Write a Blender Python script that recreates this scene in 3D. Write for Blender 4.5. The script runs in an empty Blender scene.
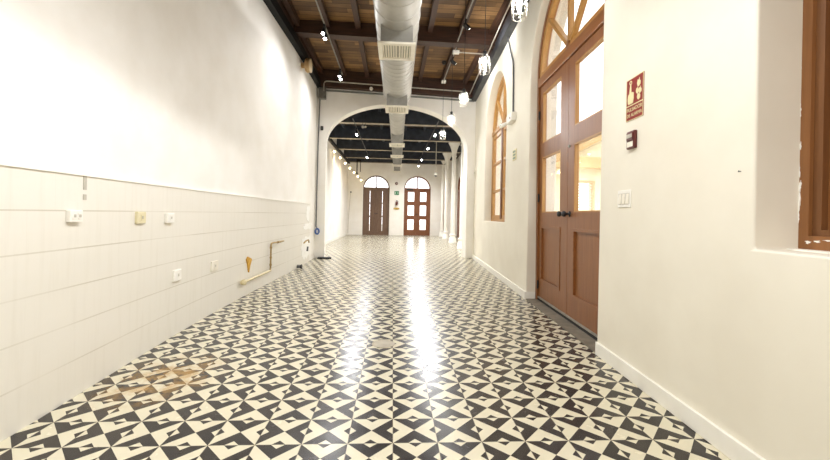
import bpy, bmesh, math, random
from mathutils import Matrix, Vector
from mathutils.geometry import tessellate_polygon
random.seed(7)
PI = math.pi
S = bpy.context.scene
COL = S.collection

# ------------------------------------------------------------------ materials
def srgb(r, g, b):
    f = lambda c: (c/255/12.92) if c/255 <= .04045 else ((c/255+.055)/1.055)**2.4
    return (f(r), f(g), f(b), 1)

def new_mat(name):
    m = bpy.data.materials.new(name); m.use_nodes = True
    nt = m.node_tree; nt.nodes.clear()
    return m, nt

class NT:
    def __init__(s, nt): s.nt = nt
    def n(s, t, **kw):
        x = s.nt.nodes.new(t)
        for k, v in kw.items(): setattr(x, k, v)
        return x
    def l(s, a, b): s.nt.links.new(a, b)
    def val(s, sock, v):
        if hasattr(v, 'links'): s.l(v, sock)
        else: sock.default_value = v
    def math(s, op, a, b=0.0, c=0.0):
        x = s.n('ShaderNodeMath', operation=op)
        s.val(x.inputs[0], a); s.val(x.inputs[1], b); s.val(x.inputs[2], c)
        return x.outputs[0]
    def mix(s, f, a, b):
        x = s.n('ShaderNodeMix', data_type='RGBA')
        s.val(x.inputs[0], f); s.val(x.inputs[6], a); s.val(x.inputs[7], b)
        return x.outputs[2]
    def ramp(s, f, a, b, lo=(0, 0, 0, 1), hi=(1, 1, 1, 1)):
        x = s.n('ShaderNodeValToRGB'); s.l(f, x.inputs[0])
        e = x.color_ramp.elements; e[0].position = a; e[1].position = b; e[0].color = lo; e[1].color = hi
        return x.outputs[0]
    def noise(s, vec, scale, detail=4, rough=.55):
        x = s.n('ShaderNodeTexNoise'); x.inputs['Scale'].default_value = scale
        x.inputs['Detail'].default_value = detail; x.inputs['Roughness'].default_value = rough
        if vec is not None: s.l(vec, x.inputs['Vector'])
        return x.outputs['Fac']
    def coord(s, which='Object', scale=None):
        c = s.n('ShaderNodeTexCoord').outputs[which]
        if scale:
            m = s.n('ShaderNodeMapping'); m.inputs['Scale'].default_value = scale; s.l(c, m.inputs['Vector']); return m.outputs[0]
        return c
    def pbsdf(s, col, rough=.5, metal=0., bump=None, bstr=.2, bdist=.01, spec=.5, coat=0., coatr=.1):
        p = s.n('ShaderNodeBsdfPrincipled'); o = s.n('ShaderNodeOutputMaterial')
        s.val(p.inputs['Base Color'], col); s.val(p.inputs['Roughness'], rough); s.val(p.inputs['Metallic'], metal)
        p.inputs['Specular IOR Level'].default_value = spec
        p.inputs['Coat Weight'].default_value = coat; p.inputs['Coat Roughness'].default_value = coatr
        if bump is not None:
            b = s.n('ShaderNodeBump'); b.inputs['Strength'].default_value = bstr; b.inputs['Distance'].default_value = bdist
            s.l(bump, b.inputs['Height']); s.l(b.outputs[0], p.inputs['Normal'])
        s.l(p.outputs[0], o.inputs[0])
        return p

def m_noise(name, c1, c2, scale=8, rough=.5, metal=0., bstr=.1, stretch=None, spec=.5, lo=.35, hi=.65, bdist=.01):
    m, nt = new_mat(name); t = NT(nt)
    v = t.coord('Object', stretch)
    f = t.noise(v, scale)
    t.pbsdf(t.ramp(f, lo, hi, c1, c2), rough, metal, f, bstr, bdist, spec)
    return m

def m_emit(name, col, strength):
    m, nt = new_mat(name); t = NT(nt)
    e = t.n('ShaderNodeEmission'); e.inputs[0].default_value = col; e.inputs[1].default_value = strength
    o = t.n('ShaderNodeOutputMaterial'); t.l(e.outputs[0], o.inputs[0])
    return m

def m_glass(name, tint=(1, 1, 1, 1), gloss=.08):
    m, nt = new_mat(name); t = NT(nt)
    a = t.n('ShaderNodeBsdfTransparent'); a.inputs[0].default_value = tint
    b = t.n('ShaderNodeBsdfGlossy'); b.inputs['Roughness'].default_value = .03
    lw = t.n('ShaderNodeLayerWeight'); lw.inputs[0].default_value = .25
    fac = t.math('MULTIPLY_ADD', lw.outputs['Fresnel'], .35 if gloss < .1 else .1, gloss*.4)
    mx = t.n('ShaderNodeMixShader'); t.l(fac, mx.inputs[0]); t.l(a.outputs[0], mx.inputs[1]); t.l(b.outputs[0], mx.inputs[2])
    o = t.n('ShaderNodeOutputMaterial'); t.l(mx.outputs[0], o.inputs[0])
    return m

TILE = .2; TX = .022; TY = 1.712
def m_floor():
    m, nt = new_mat('cement_tile'); t = NT(nt)
    co = t.coord('Object')
    sp = t.n('ShaderNodeSeparateXYZ'); t.l(co, sp.inputs[0])
    a = t.math('DIVIDE', t.math('SUBTRACT', sp.outputs[0], TX), TILE)
    b = t.math('DIVIDE', t.math('SUBTRACT', sp.outputs[1], TY), TILE*1.012)
    i = t.math('FLOOR', a); j = t.math('FLOOR', b)
    ax = t.math('ABSOLUTE', t.math('SUBTRACT', t.math('FRACT', a), .5))
    ay = t.math('ABSOLUTE', t.math('SUBTRACT', t.math('FRACT', b), .5))
    lr = t.math('GREATER_THAN', ax, ay)
    mx = t.math('MAXIMUM', ax, ay); mn = t.math('MINIMUM', ax, ay)
    small = t.math('GREATER_THAN', mx, t.math('MULTIPLY_ADD', mn, .95, .352))
    par = t.math('FLOORED_MODULO', t.math('ADD', i, j), 2.)
    dark = t.math('FLOORED_MODULO', t.math('ADD', t.math('ADD', lr, par), t.math('ADD', small, 1.)), 2.)
    # odd cells have dark sides: lr + par even -> dark
    n1 = t.noise(co, 14, 6); n2 = t.noise(co, 1.3, 3); n3 = t.noise(co, 60, 3)
    light = t.mix(n2, srgb(226, 220, 197), srgb(214, 206, 179))
    light = t.mix(t.math('MULTIPLY', n1, .25), light, srgb(196, 184, 152))
    # tile to tile variation of the dark pigment
    cb = t.n('ShaderNodeCombineXYZ'); t.l(t.math('FLOOR', t.math('MULTIPLY', a, 1.)), cb.inputs[0]); t.l(j, cb.inputs[1])
    wn = t.n('ShaderNodeTexWhiteNoise', noise_dimensions='3D'); t.l(cb.outputs[0], wn.inputs['Vector'])
    dk = t.mix(wn.outputs['Value'], srgb(33, 29, 27), srgb(48, 42, 39))
    dk = t.mix(t.math('MULTIPLY', n1, .35), dk, srgb(64, 57, 52))
    col = t.mix(dark, light, dk)
    # joints
    g = t.math('GREATER_THAN', mx, .492)
    col = t.mix(t.math('MULTIPLY', g, .55), col, srgb(120, 108, 90))
    # rust stain near the left wall
    mp = t.n('ShaderNodeMapping'); mp.inputs['Location'].default_value = (1.36, -2.42, 0); t.l(co, mp.inputs['Vector'])
    m2 = t.n('ShaderNodeMapping'); m2.inputs['Scale'].default_value = (3.2, 2.6, 1); m2.inputs['Rotation'].default_value = (0, 0, -.5); t.l(mp.outputs[0], m2.inputs['Vector'])
    ln = t.n('ShaderNodeVectorMath', operation='LENGTH'); t.l(m2.outputs[0], ln.inputs[0])
    near = t.math('SUBTRACT', 1.15, ln.outputs['Value'])
    rust = t.math('MULTIPLY', t.math('MAXIMUM', near, 0.), t.ramp(t.noise(co, 7, 5, .7), .42, .62))
    col = t.mix(t.math('MINIMUM', t.math('MULTIPLY', rust, 1.0), .7), col, srgb(178, 136, 66))
    # second faint band of wear crossing the floor
    rough = t.math('MULTIPLY_ADD', n1, .16, .17)
    t.pbsdf(col, rough, 0, n3, .03, .002, .36)
    return m

def m_tilewall():
    m, nt = new_mat('glazed_wall_tile'); t = NT(nt)
    co = t.coord('Object'); sp = t.n('ShaderNodeSeparateXYZ'); t.l(co, sp.inputs[0])
    zz = t.math('DIVIDE', sp.outputs[2], .2); yy = t.math('DIVIDE', sp.outputs[1], .31)
    row = t.math('FLOOR', zz)
    yy = t.math('ADD', yy, t.math('MULTIPLY', t.math('FLOORED_MODULO', row, 2.), .5))
    gz = t.math('ABSOLUTE', t.math('SUBTRACT', t.math('FRACT', zz), .5)); gy = t.math('ABSOLUTE', t.math('SUBTRACT', t.math('FRACT', yy), .5))
    hz = t.math('GREATER_THAN', gz, .482); vt = t.math('GREATER_THAN', gy, .494)
    n1 = t.noise(t.coord('Object', (1, .5, 3)), 1.6, 5); n2 = t.noise(t.coord('Object', (1, 8, .6)), 3, 4)
    base = t.mix(n1, srgb(235, 231, 221), srgb(227, 223, 211))
    base = t.mix(t.math('MULTIPLY', t.ramp(n2, .5, .8), .22), base, srgb(206, 199, 180))
    fade = t.ramp(t.noise(co, 1.1, 2), .35, .6)
    line = t.math('MAXIMUM', t.math('MULTIPLY', hz, .5), t.math('MULTIPLY', vt, .06))
    line = t.math('MULTIPLY', line, t.math('MULTIPLY_ADD', fade, .85, .15))
    col = t.mix(line, base, srgb(168, 158, 128))
    t.pbsdf(col, .38, 0, t.math('SUBTRACT', n1, t.math('MULTIPLY', hz, .4)), .12, .004)
    return m

def m_planks():
    m, nt = new_mat('roof_planks'); t = NT(nt)
    co = t.coord('Object'); sp = t.n('ShaderNodeSeparateXYZ'); t.l(co, sp.inputs[0])
    py = t.math('DIVIDE', sp.outputs[1], .13); k = t.math('FLOOR', py)
    kx = t.math('FLOOR', t.math('ADD', t.math('DIVIDE', sp.outputs[0], .56), t.math('MULTIPLY', t.math('FLOORED_MODULO', k, 3.), .37)))
    cb = t.n('ShaderNodeCombineXYZ'); t.l(k, cb.inputs[0]); t.l(kx, cb.inputs[1])
    wn = t.n('ShaderNodeTexWhiteNoise', noise_dimensions='3D'); t.l(cb.outputs[0], wn.inputs['Vector'])
    gr = t.noise(t.coord('Object', (2, 30, 4)), 2.5, 6, .65)
    col = t.mix(wn.outputs['Value'], srgb(94, 67, 42), srgb(184, 141, 90))
    col = t.mix(t.math('MULTIPLY', t.ramp(gr, .35, .75), .8), col, srgb(84, 60, 40))
    seam = t.math('GREATER_THAN', t.math('ABSOLUTE', t.math('SUBTRACT', t.math('FRACT', py), .5)), .46)
    col = t.mix(seam, col, srgb(35, 22, 14))
    t.pbsdf(col, .6, 0, gr, .3, .004)
    return m

def m_wood(name, c1, c2, rough=.4, axis='z', bstr=.08):
    m, nt = new_mat(name); t = NT(nt)
    sc = {'z': (14, 14, 1.2), 'x': (1.2, 14, 14), 'y': (14, 1.2, 14)}[axis]
    f = t.noise(t.coord('Object', sc), 2.2, 6, .6); g = t.noise(t.coord('Object'), 2.5, 3)
    t.pbsdf(t.mix(t.math('MULTIPLY', g, .4), t.ramp(f, .3, .72, c1, c2), c1), rough, 0, f, bstr, .003)
    return m

def m_galv():
    m, nt = new_mat('galvanised'); t = NT(nt)
    v = t.n('ShaderNodeTexVoronoi'); v.inputs['Scale'].default_value = 26; t.l(t.coord('Object'), v.inputs['Vector'])
    f = t.noise(t.coord('Object'), 3, 3)
    c = t.mix(t.math('MULTIPLY', v.outputs['Color'], .22), t.ramp(f, .3, .7, srgb(172, 170, 163), srgb(188, 185, 177)), srgb(150, 149, 144))
    t.pbsdf(c, .5, .35, f, .05, .004)
    return m

M = {}
M['plaster'] = m_noise('lime_plaster', srgb(239, 234, 219), srgb(232, 226, 210), 1.7, .75, 0, .12)
M['plaster_bright'] = m_noise('white_plaster', srgb(247, 244, 238), srgb(240, 236, 228), 2.2, .75, 0, .12)
M['patch'] = m_noise('fresh_white_plaster', srgb(250, 249, 245), srgb(242, 240, 233), 14, .85, 0, .3)
M['skirting'] = m_noise('painted_skirting', srgb(248, 246, 238), srgb(243, 240, 230), 6, .45, 0, .04)
M['floor'] = m_floor()
M['tilewall'] = m_tilewall()
M['planks'] = m_planks()
M['beam_wood'] = m_wood('dark_beam_wood', srgb(42, 26, 18), srgb(86, 54, 36), .55, 'x')
M['rafter_wood'] = m_wood('dark_rafter_wood', srgb(52, 33, 23), srgb(92, 60, 42), .55, 'y')
M['black_steel'] = m_noise('black_painted_steel', srgb(10, 10, 11), srgb(17, 17, 18), 9, .6, .0, .06, spec=.25)
M['slate'] = m_noise('slate_painted_steel', srgb(46, 48, 52), srgb(60, 63, 68), 6, .5, 0, .06)
M['track_grey'] = m_noise('track_grey', srgb(150, 146, 136), srgb(134, 130, 120), 12, .4, .2, .03)
M['navy'] = m_noise('navy_painted_steel', srgb(42, 46, 55), srgb(56, 61, 71), 6, .5, 0, .06)
M['flange'] = m_noise('pale_flange', srgb(190, 178, 156), srgb(150, 136, 114), 5, .5, 0, .06)
M['dark_deck'] = m_noise('dark_roof_deck', srgb(56, 44, 38), srgb(36, 33, 34), 4, .6, 0, .1)
M['galv'] = m_galv()
M['galv_dark'] = m_noise('galvanised_plate', srgb(150, 149, 143), srgb(168, 166, 160), 7, .45, .6, .05)
M['cream_metal'] = m_noise('cream_enamel', srgb(240, 235, 220), srgb(231, 225, 208), 10, .4, 0, .03)
M['louvre_dark'] = m_noise('duct_interior', srgb(170, 165, 152), srgb(186, 181, 168), 10, .6, 0, .03)
M['door_wood'] = m_wood('brown_door_wood', srgb(126, 78, 40), srgb(150, 97, 54), .38)
M['door_wood_x'] = m_wood('brown_rail_wood', srgb(126, 78, 40), srgb(152, 99, 55), .38, 'x')
M['honey'] = m_wood('honey_window_wood', srgb(164, 116, 56), srgb(192, 146, 82), .4)
M['dark_door'] = m_wood('dark_brown_door', srgb(98, 74, 58), srgb(130, 102, 82), .35)
M['far_door'] = m_wood('reddish_door', srgb(112, 66, 40), srgb(140, 88, 56), .38)
M['shutter'] = m_wood('shutter_wood', srgb(104, 66, 34), srgb(128, 84, 46), .5)
M['shutter_frame'] = m_wood('shutter_frame_wood', srgb(132, 86, 46), srgb(156, 106, 62), .5)
M['glass'] = m_glass('window_glass')
M['lamp_glass'] = m_glass('clear_lamp_glass', (.97, .98, .98, 1), .1)
M['bulb'] = m_emit('lit_bulb', (1, .99, .98, 1), 560)
M['spot_face'] = m_emit('lit_spot', (1, .99, .97, 1), 30)
M['warm_bulb'] = m_emit('lit_warm_bulb', (1, .78, .42, 1), 9)
M['black'] = m_noise('black_plastic', srgb(24, 24, 25), srgb(34, 34, 35), 20, .45, 0, .03)
M['white_plastic'] = m_noise('white_plastic', srgb(245, 243, 236), srgb(238, 235, 226), 20, .35, 0, .02)
M['old_plastic'] = m_noise('yellowed_plastic', srgb(228, 219, 184), srgb(220, 209, 168), 20, .4, 0, .03)
M['slot'] = m_noise('socket_slots', srgb(196, 190, 176), srgb(180, 174, 160), 20, .5, 0, .02)
M['conduit'] = m_noise('grey_conduit', srgb(120, 120, 118), srgb(140, 140, 136), 12, .4, .3, .03)
M['conduit_dark'] = m_noise('dark_conduit', srgb(84, 84, 86), srgb(102, 102, 104), 12, .45, .2, .03)
M['conduit_pale'] = m_noise('pale_conduit', srgb(206, 200, 186), srgb(188, 182, 168), 12, .4, .2, .03)
M['grey_box'] = m_noise('grey_enclosure', srgb(112, 110, 104), srgb(128, 126, 119), 12, .5, .1, .03)
M['brass_pipe'] = m_noise('aged_pipe', srgb(186, 160, 104), srgb(150, 124, 76), 24, .45, .25, .15)
M['pvc'] = m_noise('yellowed_pvc', srgb(226, 214, 176), srgb(212, 196, 150), 20, .45, 0, .05)
M['yellow'] = m_noise('ochre_paint', srgb(216, 168, 48), srgb(188, 138, 34), 30, .5, 0, .1)
M['blue'] = m_noise('blue_plastic', srgb(76, 110, 176), srgb(60, 92, 156), 30, .4, 0, .03)
M['maroon'] = m_noise('maroon_sign', srgb(142, 36, 20), srgb(128, 30, 16), 12, .7, 0, .01)
M['sign_cream'] = m_noise('cream_print', srgb(232, 222, 170), srgb(224, 212, 158), 20, .5, 0, .01)
M['red'] = m_noise('red_plastic', srgb(98, 34, 28), srgb(86, 28, 23), 16, .35, 0, .02)
M['green'] = m_noise('green_sign', srgb(46, 128, 84), srgb(40, 116, 74), 16, .45, 0, .01)
M['green_grey'] = m_noise('grey_green_print', srgb(84, 110, 74), srgb(72, 96, 62), 16, .5, 0, .01)
M['gold'] = m_noise('gold_plaque', srgb(196, 164, 78), srgb(172, 140, 60), 12, .35, .5, .03)
M['stone'] = m_noise('threshold_stone', srgb(136, 128, 112), srgb(116, 108, 94), 12, .55, 0, .15)
M['drain'] = m_noise('drain_metal', srgb(178, 168, 146), srgb(158, 148, 128), 14, .45, .2, .08)
M['tan'] = m_noise('tan_shade', srgb(196, 164, 116), srgb(172, 138, 92), 10, .55, 0, .1)
M['tan_light'] = m_noise('pale_tan_rim', srgb(222, 200, 160), srgb(206, 182, 140), 10, .55, 0, .05)
M['column'] = m_noise('white_painted_iron', srgb(246, 244, 236), srgb(240, 237, 228), 6, .45, 0, .03)
M['alum'] = m_noise('aluminium_strip', srgb(186, 182, 172), srgb(166, 162, 152), 14, .35, .5, .03)
M['rubber'] = m_noise('black_rubber', srgb(26, 25, 24), srgb(38, 36, 34), 20, .7, 0, .03)
M['ext_wall'] = m_noise('cream_render', srgb(248, 238, 204), srgb(240, 228, 190), 3, .8, 0, .1)
M['ext_wood'] = m_wood('weathered_timber', srgb(206, 170, 116), srgb(222, 190, 136), .6, 'x')
M['ext_roof'] = m_noise('tin_roof', srgb(176, 168, 156), srgb(158, 150, 138), 6, .5, .2, .1)
M['paving'] = m_noise('pale_paving', srgb(214, 208, 194), srgb(198, 190, 174), 3, .8, 0, .1)

# ------------------------------------------------------------------ mesh builder (local frame: u right, d away from viewer, z up)
class MB:
    def __init__(s): s.v = []; s.f = []; s.sm = []
    def add(s, vs, fs, smooth=False):
        o = len(s.v); s.v += [tuple(p) for p in vs]
        for f in fs: s.f.append([i+o for i in f]); s.sm.append(smooth)
        return s
    def box(s, x0, x1, y0, y1, z0, z1, bev=0.):
        x0, x1 = sorted((x0, x1)); y0, y1 = sorted((y0, y1)); z0, z1 = sorted((z0, z1))
        bm = bmesh.new(); bmesh.ops.create_cube(bm, size=1)
        for v in bm.verts: v.co = ((x0+x1)/2+v.co.x*(x1-x0), (y0+y1)/2+v.co.y*(y1-y0), (z0+z1)/2+v.co.z*(z1-z0))
        if bev: bmesh.ops.bevel(bm, geom=list(bm.edges), offset=bev, segments=2, affect='EDGES', profile=.5)
        bm.verts.index_update()
        s.add([v.co[:] for v in bm.verts], [[v.index for v in f.verts] for f in bm.faces]); bm.free(); return s
    def beam(s, p, q, w, h, up=(0, 0, 1)):
        p, q = Vector(p), Vector(q); a = (q-p).normalized(); r = a.cross(Vector(up)).normalized(); t = r.cross(a)
        vs = [c+r*i*w/2+t*k*h/2 for c in (p, q) for i, k in ((-1, -1), (1, -1), (1, 1), (-1, 1))]
        return s.add(vs, [(0, 1, 2, 3), (7, 6, 5, 4), (0, 4, 5, 1), (1, 5, 6, 2), (2, 6, 7, 3), (3, 7, 4, 0)])
    def tube(s, pts, r, n=10, caps=True):
        pts = [Vector(p) for p in pts]; rings = []
        for i, p in enumerate(pts):
            a = (pts[min(i+1, len(pts)-1)]-pts[max(i-1, 0)]).normalized()
            h = Vector((0, 0, 1)) if abs(a.z) < .9 else Vector((1, 0, 0))
            x = a.cross(h).normalized(); y = a.cross(x)
            rr = r[i] if isinstance(r, (list, tuple)) else r
            rings.append([p+(x*math.cos(2*PI*k/n)+y*math.sin(2*PI*k/n))*rr for k in range(n)])
        vs = [v for R in rings for v in R]; fs = []
        for i in range(len(pts)-1):
            for k in range(n): fs.append((i*n+k, i*n+(k+1) % n, (i+1)*n+(k+1) % n, (i+1)*n+k))
        s.add(vs, fs, True)
        if caps: s.add(rings[0], [list(range(n))[::-1]]); s.add(rings[-1], [list(range(n))])
        return s
    def lathe(s, prof, c=(0, 0, 0), n=20, axis='z', smooth=True):
        vs = []; fs = []
        for r, h in prof:
            for k in range(n):
                a = 2*PI*k/n; x, y = r*math.cos(a), r*math.sin(a)
                p = {'z': (x, y, h), 'y': (x, h, y), 'x': (h, x, y)}[axis]
                vs.append((c[0]+p[0], c[1]+p[1], c[2]+p[2]))
        for i in range(len(prof)-1):
            for k in range(n): fs.append((i*n+k, i*n+(k+1) % n, (i+1)*n+(k+1) % n, (i+1)*n+k))
        s.add(vs, fs, smooth)
        for i, flip in ((0, True), (len(prof)-1, False)):
            if prof[i][0] > 1e-5:
                ring = [vs[i*n+k] for k in range(n)]; s.add(ring, [list(range(n))[::-1] if flip else list(range(n))])
        return s
    def sphere(s, c, r, n=16, sz=1.):
        return s.lathe([(r*math.sin(PI*i/10)+1e-6, -r*sz*math.cos(PI*i/10)) for i in range(11)], c, n)
    def plate(s, outer, holes, d0, d1):
        """A flat slab in the u-z plane with holes, from depth d0 to d1."""
        loops = [[Vector((u, z, 0)) for u, z in L] for L in [outer]+list(holes)]
        tris = tessellate_polygon(loops); flat = [p for L in loops for p in L]; n = len(flat)
        vs = [(p.x, d0, p.y) for p in flat]+[(p.x, d1, p.y) for p in flat]
        fs = []
        for t in tris:
            a, b, c = [flat[i] for i in t]
            if (b-a).cross(c-a).z < 0: t = (t[0], t[2], t[1])
            fs.append(tuple(t)); fs.append(tuple(i+n for i in reversed(t)))
        o = 0
        for L in loops:
            k = len(L)
            for i in range(k): fs.append((o+i, o+(i+1) % k, n+o+(i+1) % k, n+o+i))
            o += k
        bm = bmesh.new(); bv = [bm.verts.new(v) for v in vs]; bm.verts.ensure_lookup_table()
        for f in fs:
            try: bm.faces.new([bv[i] for i in f])
            except ValueError: pass
        bmesh.ops.recalc_face_normals(bm, faces=list(bm.faces))
        bm.verts.index_update()
        s.add([v.co[:] for v in bm.verts], [[v.index for v in f.verts] for f in bm.faces]); bm.free()
        return s
    def build(s, name, mat, parent=None, M_=None):
        me = bpy.data.meshes.new(name); me.from_pydata(s.v, [], s.f); me.validate()
        me.materials.append(M[mat] if isinstance(mat, str) else mat)
        if len(me.polygons) == len(s.sm): me.polygons.foreach_set('use_smooth', s.sm)
        o = bpy.data.objects.new(name, me); COL.objects.link(o)
        if parent is not None: o.parent = parent
        if M_ is not None: o.matrix_basis = M_
        return o

def tag(o, label=None, cat=None, group=None, kind=None):
    if label: o['label'] = label
    if cat: o['category'] = cat
    if group: o['group'] = group
    if kind: o['kind'] = kind
    return o
def thing(name, label, cat, Mx, group=None, kind=None):
    o = bpy.data.objects.new(name, None); COL.objects.link(o); o.matrix_basis = Mx; o.empty_display_size = .1
    return tag(o, label, cat, group, kind)
def dup(root, Mx, label):
    r = root.copy(); COL.objects.link(r); r.matrix_basis = Mx; r['label'] = label
    for ch in list(root.children):
        c = ch.copy(); COL.objects.link(c); c.parent = r
        for g in list(ch.children):
            d = g.copy(); COL.objects.link(d); d.parent = c
    return r

# ------------------------------------------------------------------ frames of the place
def frame(o, u):
    u = Vector(u).normalized(); z = Vector((0, 0, 1)); d = z.cross(u)
    m = Matrix((u, d, z)).transposed().to_4x4(); m.translation = Vector(o); return m
T = lambda x=0, y=0, z=0: Matrix.Translation((x, y, z))
RT = Vector((.0602, 1, 0)).normalized(); R0 = Vector((1.383, 0, 0))
FR = frame(R0, -RT)                                    # right wall, u = -s
def fr(s, z=0, d=0): return FR @ T(-s, d, z)
A0 = Vector((-1.70, 8.70, 0)); A1 = Vector((1.93, 9.1, 0)); FA = frame(A0, A1-A0)
def fa(u, z=0, d=0): return FA @ T(u, d, z)
E0 = Vector((-2.13, 18.4, 0)); E1 = Vector((3.1, 18.85, 0)); FE = frame(E0, E1-E0)
def fe(u, z=0, d=0): return FE @ T(u, d, z)
LW = [(-4, -1.62), (0, -1.63), (1.76, -1.672), (2.9, -1.745), (3.9, -1.775), (5.3, -1.76), (7, -1.71), (8.75, -1.735)]
def lx(y):
    for (a, xa), (b, xb) in zip(LW, LW[1:]):
        if a <= y <= b:
            t = (y-a)/(b-a); return xa+(xb-xa)*t
    return LW[-1][1]
def lxs(y):                                            # smoothed
    return sum(lx(min(8.75, max(-4, y+k*.25))) for k in range(-2, 3))/5
def fl(y, z=0, d=0):                                   # left wall: u = +Y, d into the wall
    y0, y1 = y-.2, y+.2
    return frame((lxs(y), y, z), (lxs(y1)-lxs(y0), .4, 0)) @ T(0, d, 0)
def arch_pts(c, r, zs, rz=None, n=24, a0=PI, a1=0):
    rz = rz or r
    return [(c+r*math.cos(a0+(a1-a0)*k/n), zs+rz*math.sin(a0+(a1-a0)*k/n)) for k in range(n+1)]
def arched(c, r, z0, zs, rz=None, n=24):               # closed outline: rectangle with an arched head
    return [(c-r, z0)]+arch_pts(c, r, zs, rz, n)+[(c+r, z0)]
def rect(x0, x1, z0, z1): return [(x0, z0), (x1, z0), (x1, z1), (x0, z1)]

ZC = 4.17     # underside of the roof planks
# ------------------------------------------------------------------ floor, walls, ceiling
b = MB(); b.box(-1.95, 2.2, -4, 8.95, -.1, 0); o = b.build('floor', 'floor')
tag(o, 'black and cream patterned cement tile floor of the near room', 'floor', kind='structure')
b = MB(); b.box(-2.6, 3.6, 8.95, 19.3, -.1, 0); o = b.build('floor', 'floor')
tag(o, 'patterned cement tile floor of the far room beyond the arch', 'floor', kind='structure')

ys = [-4+.25*k for k in range(52)]
def strip(name, mat, x_off, z0, z1, thick, y0=-4, y1=8.75, label=None, cat='wall'):
    yy = [y for y in ys if y0 < y < y1]; yy = [y0]+yy+[y1]
    b = MB(); vs = []
    for y in yy:
        x = lxs(y)+x_off; vs += [(x, y, z0), (x, y, z1), (x-thick, y, z1), (x-thick, y, z0)]
    fs = []
    for i in range(len(yy)-1):
        for k in range(4): fs.append((i*4+k, i*4+(k+1) % 4, i*4+4+(k+1) % 4, i*4+4+k))
    b.add(vs, fs, False); b.add(vs[:4], [(0, 1, 2, 3)]); b.add(vs[-4:], [(3, 2, 1, 0)])
    o = b.build(name, mat)
    return tag(o, label, cat, kind='structure')
strip('wall_left', 'plaster_bright', 0, 0, 4.5, .3, label='long bare white plaster wall above the pale tiled dado')
strip('wall_left_tiles', 'tilewall', .014, 0, 1.19, .013, y1=8.1, label='pale glazed tile dado along the foot of the bare white wall', cat='wall tiles')
strip('trim_1', 'skirting', .022, 1.19, 1.202, .022, y1=8.1, label='thin white edging on top of the pale tile dado', cat='trim')

DS, DR, DZ = 3.745, .93, 2.70       # right hand door: centre, half width, spring height
WS, WR, WZ0, WZ = 6.81, .90, .92, 2.65
NZ0 = .905
out = [(4, 0), (4, 4.5), (-9.13, 4.5), (-9.13, 0), (-DS-DR, 0)]+arch_pts(-DS, DR, DZ)+[(-DS+DR, 0)]
out = out[::-1]
win_hole = arched(-WS, WR, WZ0, WZ)
near_hole = arched(-.62, .875, NZ0, 2.62)
b = MB(); b.plate(out, [win_hole, near_hole], 0, .34)
o = b.build('wall_right', 'plaster', None, FR); tag(o, 'white plaster wall with the double door and deep window recesses', 'wall', kind='structure')
bv = o.modifiers.new('bevel', 'BEVEL'); bv.width = .012; bv.segments = 3; bv.limit_method = 'ANGLE'; bv.angle_limit = math.radians(70); bv.use_clamp_overlap = False

AC, AR, AZ, ARZ = 1.83, 1.64, 2.6, .95
outA = [(-.6, 0), (AC-AR, 0)]+arch_pts(AC, AR, AZ, ARZ, 40)+[(AC+AR, 0), (4.6, 0), (4.6, 4.5), (-.6, 4.5)]
b = MB(); b.plate(outA, [], 0, .32); o = b.build('wall_arch', 'plaster_bright', None, FA)
tag(o, 'white cross wall pierced by the wide flat arch', 'wall', kind='structure')
bv = o.modifiers.new('bevel', 'BEVEL'); bv.width = .012; bv.segments = 3; bv.limit_method = 'ANGLE'; bv.angle_limit = math.radians(70); bv.use_clamp_overlap = False

b = MB(); b.box(-2.0, 1.5, -4.3, -4, 0, 4.5); tag(b.build('wall_back', 'plaster_bright'), 'plain white wall behind the viewer', 'wall', kind='structure')

LDC, LDR = 1.34, .632; RDC, RDR = 3.335, .655
outE = [(-.4, 0), (LDC-LDR, 0)]+arch_pts(LDC, LDR, 2.27, .59)+[(LDC+LDR, 0), (RDC-RDR, 0)]+arch_pts(RDC, RDR, 2.29, .60)+[(RDC+RDR, 0), (5.9, 0), (5.9, 4.2), (-.4, 4.2)]
b = MB(); b.plate(outE, [], 0, .3); tag(b.build('wall_end', 'plaster_bright', None, FE), 'far white end wall holding two arched doors', 'wall', kind='structure')
b = MB(); b.box(-2.43, -2.14, 8.95, 18.6, 0, 4.2); tag(b.build('wall_left_far', 'plaster_bright'), 'white side wall of the far room under the string of bulbs', 'wall', kind='structure')

FB = frame((2.62, 9.2, 0), (-.05, -1, 0))              # aisle wall beyond the columns, u = -(y-9.2)
oc = [-6.5, -3.2, -9.2]
out = [(.4, 0), (.4, 4.2), (-10.2, 4.2), (-10.2, 0)]
for c in (-8.5, -6.2, -3.2): out += [(c-.62, 0)]+arch_pts(c, .62, 2.2)+[(c+.62, 0)]
b = MB(); b.plate(out[::-1], [], 0, .3); tag(b.build('wall_right_far', 'plaster_bright', None, FB), 'white aisle wall with brown doors behind the row of columns', 'wall', kind='structure')

b = MB(); b.box(-2.1, 2.25, -4.3, 9.0, ZC, ZC+.06); tag(b.build('ceiling', 'planks'), 'brown plank ceiling over the near room', 'ceiling', kind='structure')
b = MB(); b.box(-2.6, 3.7, 9.0, 19.3, 3.80, 3.88); tag(b.build('ceiling', 'dark_deck'), 'dark deck ceiling over the far room', 'ceiling', kind='structure')

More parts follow.
